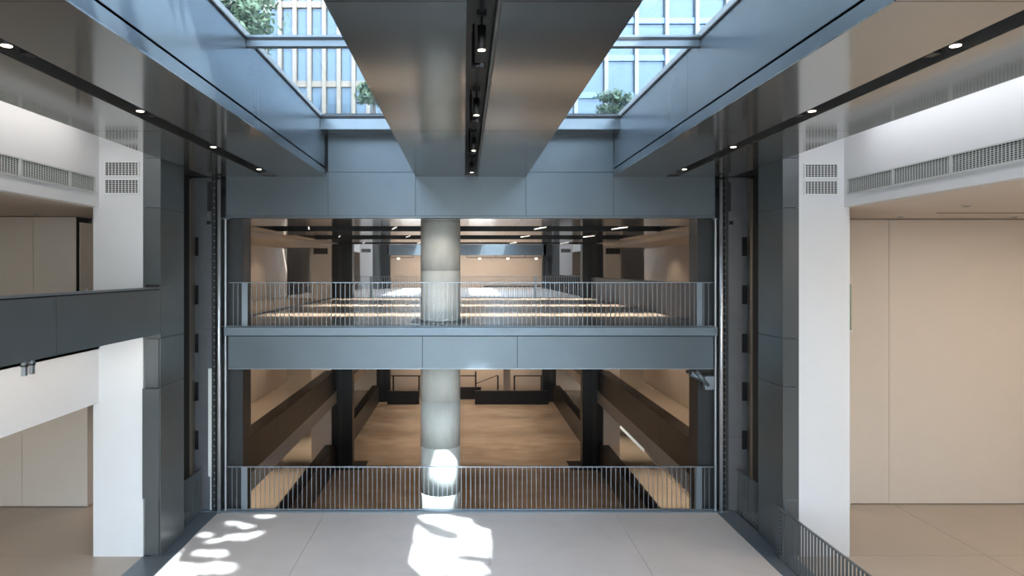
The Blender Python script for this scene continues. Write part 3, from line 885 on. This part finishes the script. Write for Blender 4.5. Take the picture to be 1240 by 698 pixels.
# ------------------------------------------------------------------ spotlights
ordn = ['nearest', 'second', 'third', 'farthest']
for k, y in enumerate((7.0, 9.95, 12.9, 15.8)):
    x = .18 - .0 * k
    t = empty('track_spotlight', (x, y, 2.25), 'black cylinder spotlight hanging in the central beam slot, %s of four' % ordn[k], 'spotlight', 'spotlights in the central beam slot')
    MB().cyl((x, y, 2.255), (x, y, 2.50), .046, n=24).obj('barrel', 'black_steel', t)
    MB().cyl((x, y, 2.250), (x, y, 2.256), .040, n=24).obj('lens', 'lamp_lens', t)
    MB().cyl((x, y, 2.50), (x, y, 2.62), .014, n=10).obj('stem', 'black_steel', t)
    box('track_adapter', x - .05, x + .05, y - .03, y + .03, 2.60, 2.66, 'black_steel', t)
    t = empty('track_projector', (x - .03, y + 1.0, 2.3), 'small black projector behind the %s hanging spotlight of the central slot' % ordn[k], 'spotlight', 'small projectors in the central beam slot')
    MB().cyl((x - .09, y + 1.0, 2.40), (x + .07, y + 1.0, 2.40), .030, n=16).obj('barrel', 'black_steel', t)
    MB().cyl((x + .03, y + .965, 2.39), (x + .03, y + .955, 2.39), .026, n=16).obj('lens', 'rail_steel', t)
    box('yoke', x - .09, x + .05, y + 1.25, y + 1.31, 2.46, 2.50, 'black_steel', t)
    MB().cyl((x - .07, y + 1.0, 2.42), (x - .07, y + 1.0, 2.88), .012, n=8).obj('stem', 'black_steel', t)
    MB().cyl((x - .07, y + 1.28, 2.42), (x - .07, y + 1.28, 2.88), .020, n=8).obj('cable_drop', 'slot_grey', t)
    spot(x, y, 2.24, 60, SOFT, 40)
tr = box('lighting_track', .155, .205, YB, 16.7, 2.64, 2.68, 'black_steel', label='black lighting track inside the central beam slot', cat='light track')
for s, S in SIDE.items():
    xm = (S['slot0'] + S['slot1']) / 2
    n = S['n']
    tt = box('lighting_track', xm - .03, xm + .03, YB, 16.5, SO + .24, SO + .27, 'black_steel', label='black lighting track inside the %s soffit slot' % n, cat='light track')
    for k, y in enumerate((7.15, 10.1, 13.05, 15.95)):
        t = empty('slot_spotlight', (xm, y, SO), 'round lit spotlight in the %s soffit slot, %s of four' % (n, ordn[k]), 'spotlight', 'spotlights in the soffit slots')
        MB().cyl((xm, y, SO + .03), (xm, y, SO + .24), .062, n=24).obj('barrel', 'black_steel', t)
        MB().cyl((xm, y, SO + .022), (xm, y, SO + .031), .053, n=24).obj('lens', 'lamp_lens', t)
        b = box('driver_box', xm - s * .02 - .05, xm - s * .02 + .05, y + .25, y + .40, SO + .03, SO + .24, 'black_steel', t)
        spot(xm, y, SO + .01, 60, SOFT, 50)

# cable carrier under the bridge end on the right
t = empty('cable_carrier', (5.95, 16.85, -2.95), 'grey jointed cable carrier tucked under the right end of the bridge', 'cable carrier')
box('end_box', 5.93, 6.17, 16.80, 16.98, -2.96, -2.62, 'rail_steel', t, bevel=.02)
MB().cyl((5.60, 16.9, -2.56), (5.95, 16.9, -2.74), .075, n=12).obj('hose', 'panel_grey', t)
MB().cyl((5.72, 16.84, -2.50), (6.02, 16.84, -2.86), .06, n=12).obj('hose', 'panel_grey', t)
MB().cyl((5.50, 16.9, -2.52), (6.1, 16.9, -2.52), .045, n=12).obj('hose', 'dark_grey', t)

# extra spot added in the beam slot to brighten the concrete column
spot(.05, 13.0, 2.30, 420, SOFT, 22, rot=(66, 0, 7.5), blend=.8)

# ------------------------------------------------------------------ outside
struct('ground', -90, 90, -60, 160, H - 1.5, H - 1.0, 'asphalt') if False else None
def building(name, label, x0, x1, y, z0, z1, bays, mwall, mglass, storey=3.6, depth=12, fin=.35):
    t = empty(name, ((x0 + x1) / 2, y, z0), label, 'building')
    box('wall', x0, x1, y + .3, y + depth, z0, z1, mwall, t)
    bw = (x1 - x0) / bays
    nf = int((z1 - z0) / storey)
    src = None
    for i in range(bays + 1):
        x = x0 + i * bw
        box('pier', x - fin / 2, x + fin / 2, y - .35, y + .3, z0, z1, mwall, t)
    for j in range(nf + 1):
        z = z0 + j * storey
        box('floor_band', x0, x1, y - .1, y + .3, z, z + .55, 'blue_metal' if mwall == 'pale_facade' else mwall, t)
    for i in range(bays):
        for j in range(nf):
            a = x0 + i * bw + fin / 2; z = z0 + j * storey + .55
            if src is None:
                src = box('window', a + .05, a + bw - fin - .05, y + .1, y + .3, z, z + storey - .55, mglass, t)
            else:
                c = src.copy(); COL.objects.link(c)
                c.location = src.location + Vector((i * bw, 0, j * storey))
box_g = struct('ground', -80, 80, 60, 120, 2.0, 2.2, 'asphalt')
building('office_building', 'tan stone office block with slim vertical piers seen through the left skylight', -34, -2, 62, 2.2, 40, 24, 'stone_facade', 'facade_glass')
building('office_building', 'pale office block with blue spandrels seen through the right skylight', 2, 40, 66, 2.2, 38, 13, 'pale_facade', 'facade_glass')
building('office_building', 'white building behind the viewer across the street', -40, 40, -70, -8, 24, 20, 'pale_facade', 'facade_glass') if False else None

def tree(label, x, y, z0, zc, rx, ry, rz, n, size, test=None, group=None):
    t = empty('leafy_tree', (x, y, z0), label, 'tree', group)
    MB().cyl((x, y, z0), (x, y, zc), .22, .12, n=10).obj('trunk', 'bark', t)
    rnd = random.Random(int(abs(x * 31 + y * 17)))
    vs, fs = [], []
    cl = []
    for _ in range(max(12, n // 60)):
        while True:
            p = Vector((rnd.uniform(-1, 1), rnd.uniform(-1, 1), rnd.uniform(-1, 1)))
            if p.length < 1: break
        cl.append(Vector((x + p.x * rx, y + p.y * ry, zc + p.z * rz)))
    for i in range(n):
        c = rnd.choice(cl) + Vector((rnd.gauss(0, rx * .14), rnd.gauss(0, ry * .14), rnd.gauss(0, rz * .16)))
        if test and test(c, rnd): continue
        a = Vector((rnd.gauss(0, 1), rnd.gauss(0, 1), rnd.gauss(0, 1))).normalized()
        b = a.orthogonal().normalized()
        k = size * rnd.uniform(.6, 1.3)
        q = len(vs)
        vs += [tuple(c - a * k), tuple(c + b * k * .45), tuple(c + a * k), tuple(c - b * k * .45)]
        fs.append((q, q + 1, q + 2, q + 3))
    o0 = Vector((x, y, z0))
    me = bpy.data.meshes.new('foliage')
    me.from_pydata([tuple(Vector(v) - o0) for v in vs], [], fs)
    me.materials.append(MATS['leaf'])
    o = bpy.data.objects.new('foliage', me); COL.objects.link(o); o.parent = t; o['kind'] = 'stuff'
tree('green street tree at the upper left corner of the left skylight', -15.5, 44, 2.2, 16.5, 3.2, 2.5, 3.0, 5000, .28)
tree('green street tree low behind the right part of the left skylight', -6.6, 50, 2.2, 13.0, 1.4, 1.4, 0.9, 1200, .22)
tree('pale green street tree behind the right skylight', 11.5, 52, 2.2, 12.6, 2.0, 1.6, 1.0, 1200, .22)

# unseen tree added to block the sun, gaps cut to shape floor patches
def hit(c, z):      # where the shadow of point c falls at height z
    k = (c.z - z) / -SUN.z
    return c.x + SUN.x * k, c.y + SUN.y * k
HOLES = [(-6.35, 13.2, .3, .45), (-6.35, 12.1, .3, .3), (-6.4, 11.3, .2, .1), (-.74, 14.45, .48, .95), (-.65, 16.8, .33, .5), (-.2, 16.25, .32, .4), (.2, 15.75, .3, .35), (.4, 15.2, .25, .35), (-.05, 14.9, .35, .4),
         (.38, 14.6, .12, .25), (.1, 13.8, .3, .3), (-1.27, 16.1, .13, .16), (-1.12, 15.7, .18, .25), (-.85, 18.75, .45, .5), (-.72, 17.7, .3, .8), (-.7, 18.3, .4, .4), (-.6, 18.1, .35, .3),
         (-5.8, 13.7, .5, .35), (-6.2, 14.3, .12, .5), (-5.0, 13.85, .35, .18), (-5.1, 15.45, .28, .14), (-5.6, 15.2, .1, .08), (-5.1, 16.1, .12, .09),
         (-4.9, 16.75, .2, .06), (-5.5, 14.6, .22, .1), (-4.75, 15.7, .1, .06), (-5.5, 16.3, .1, .08), (-5.2, 14.55, .1, .1), (-5.9, 15.6, .12, .1)]
def keep_out(c, rnd):
    x, y = hit(c, L)
    for hx, hy, a, b in HOLES:
        if ((x - hx) / (a + .13)) ** 2 + ((y - hy) / (b + .13)) ** 2 < 1.0 + rnd.uniform(-.1, .35): return True
    return False
tree('unseen leafy tree added over the roof, its gaps shaping the sun patches', 2.2, 7.0, 3.8, 9.5, 5.6, 8.0, 1.4, 52000, .20, keep_out)
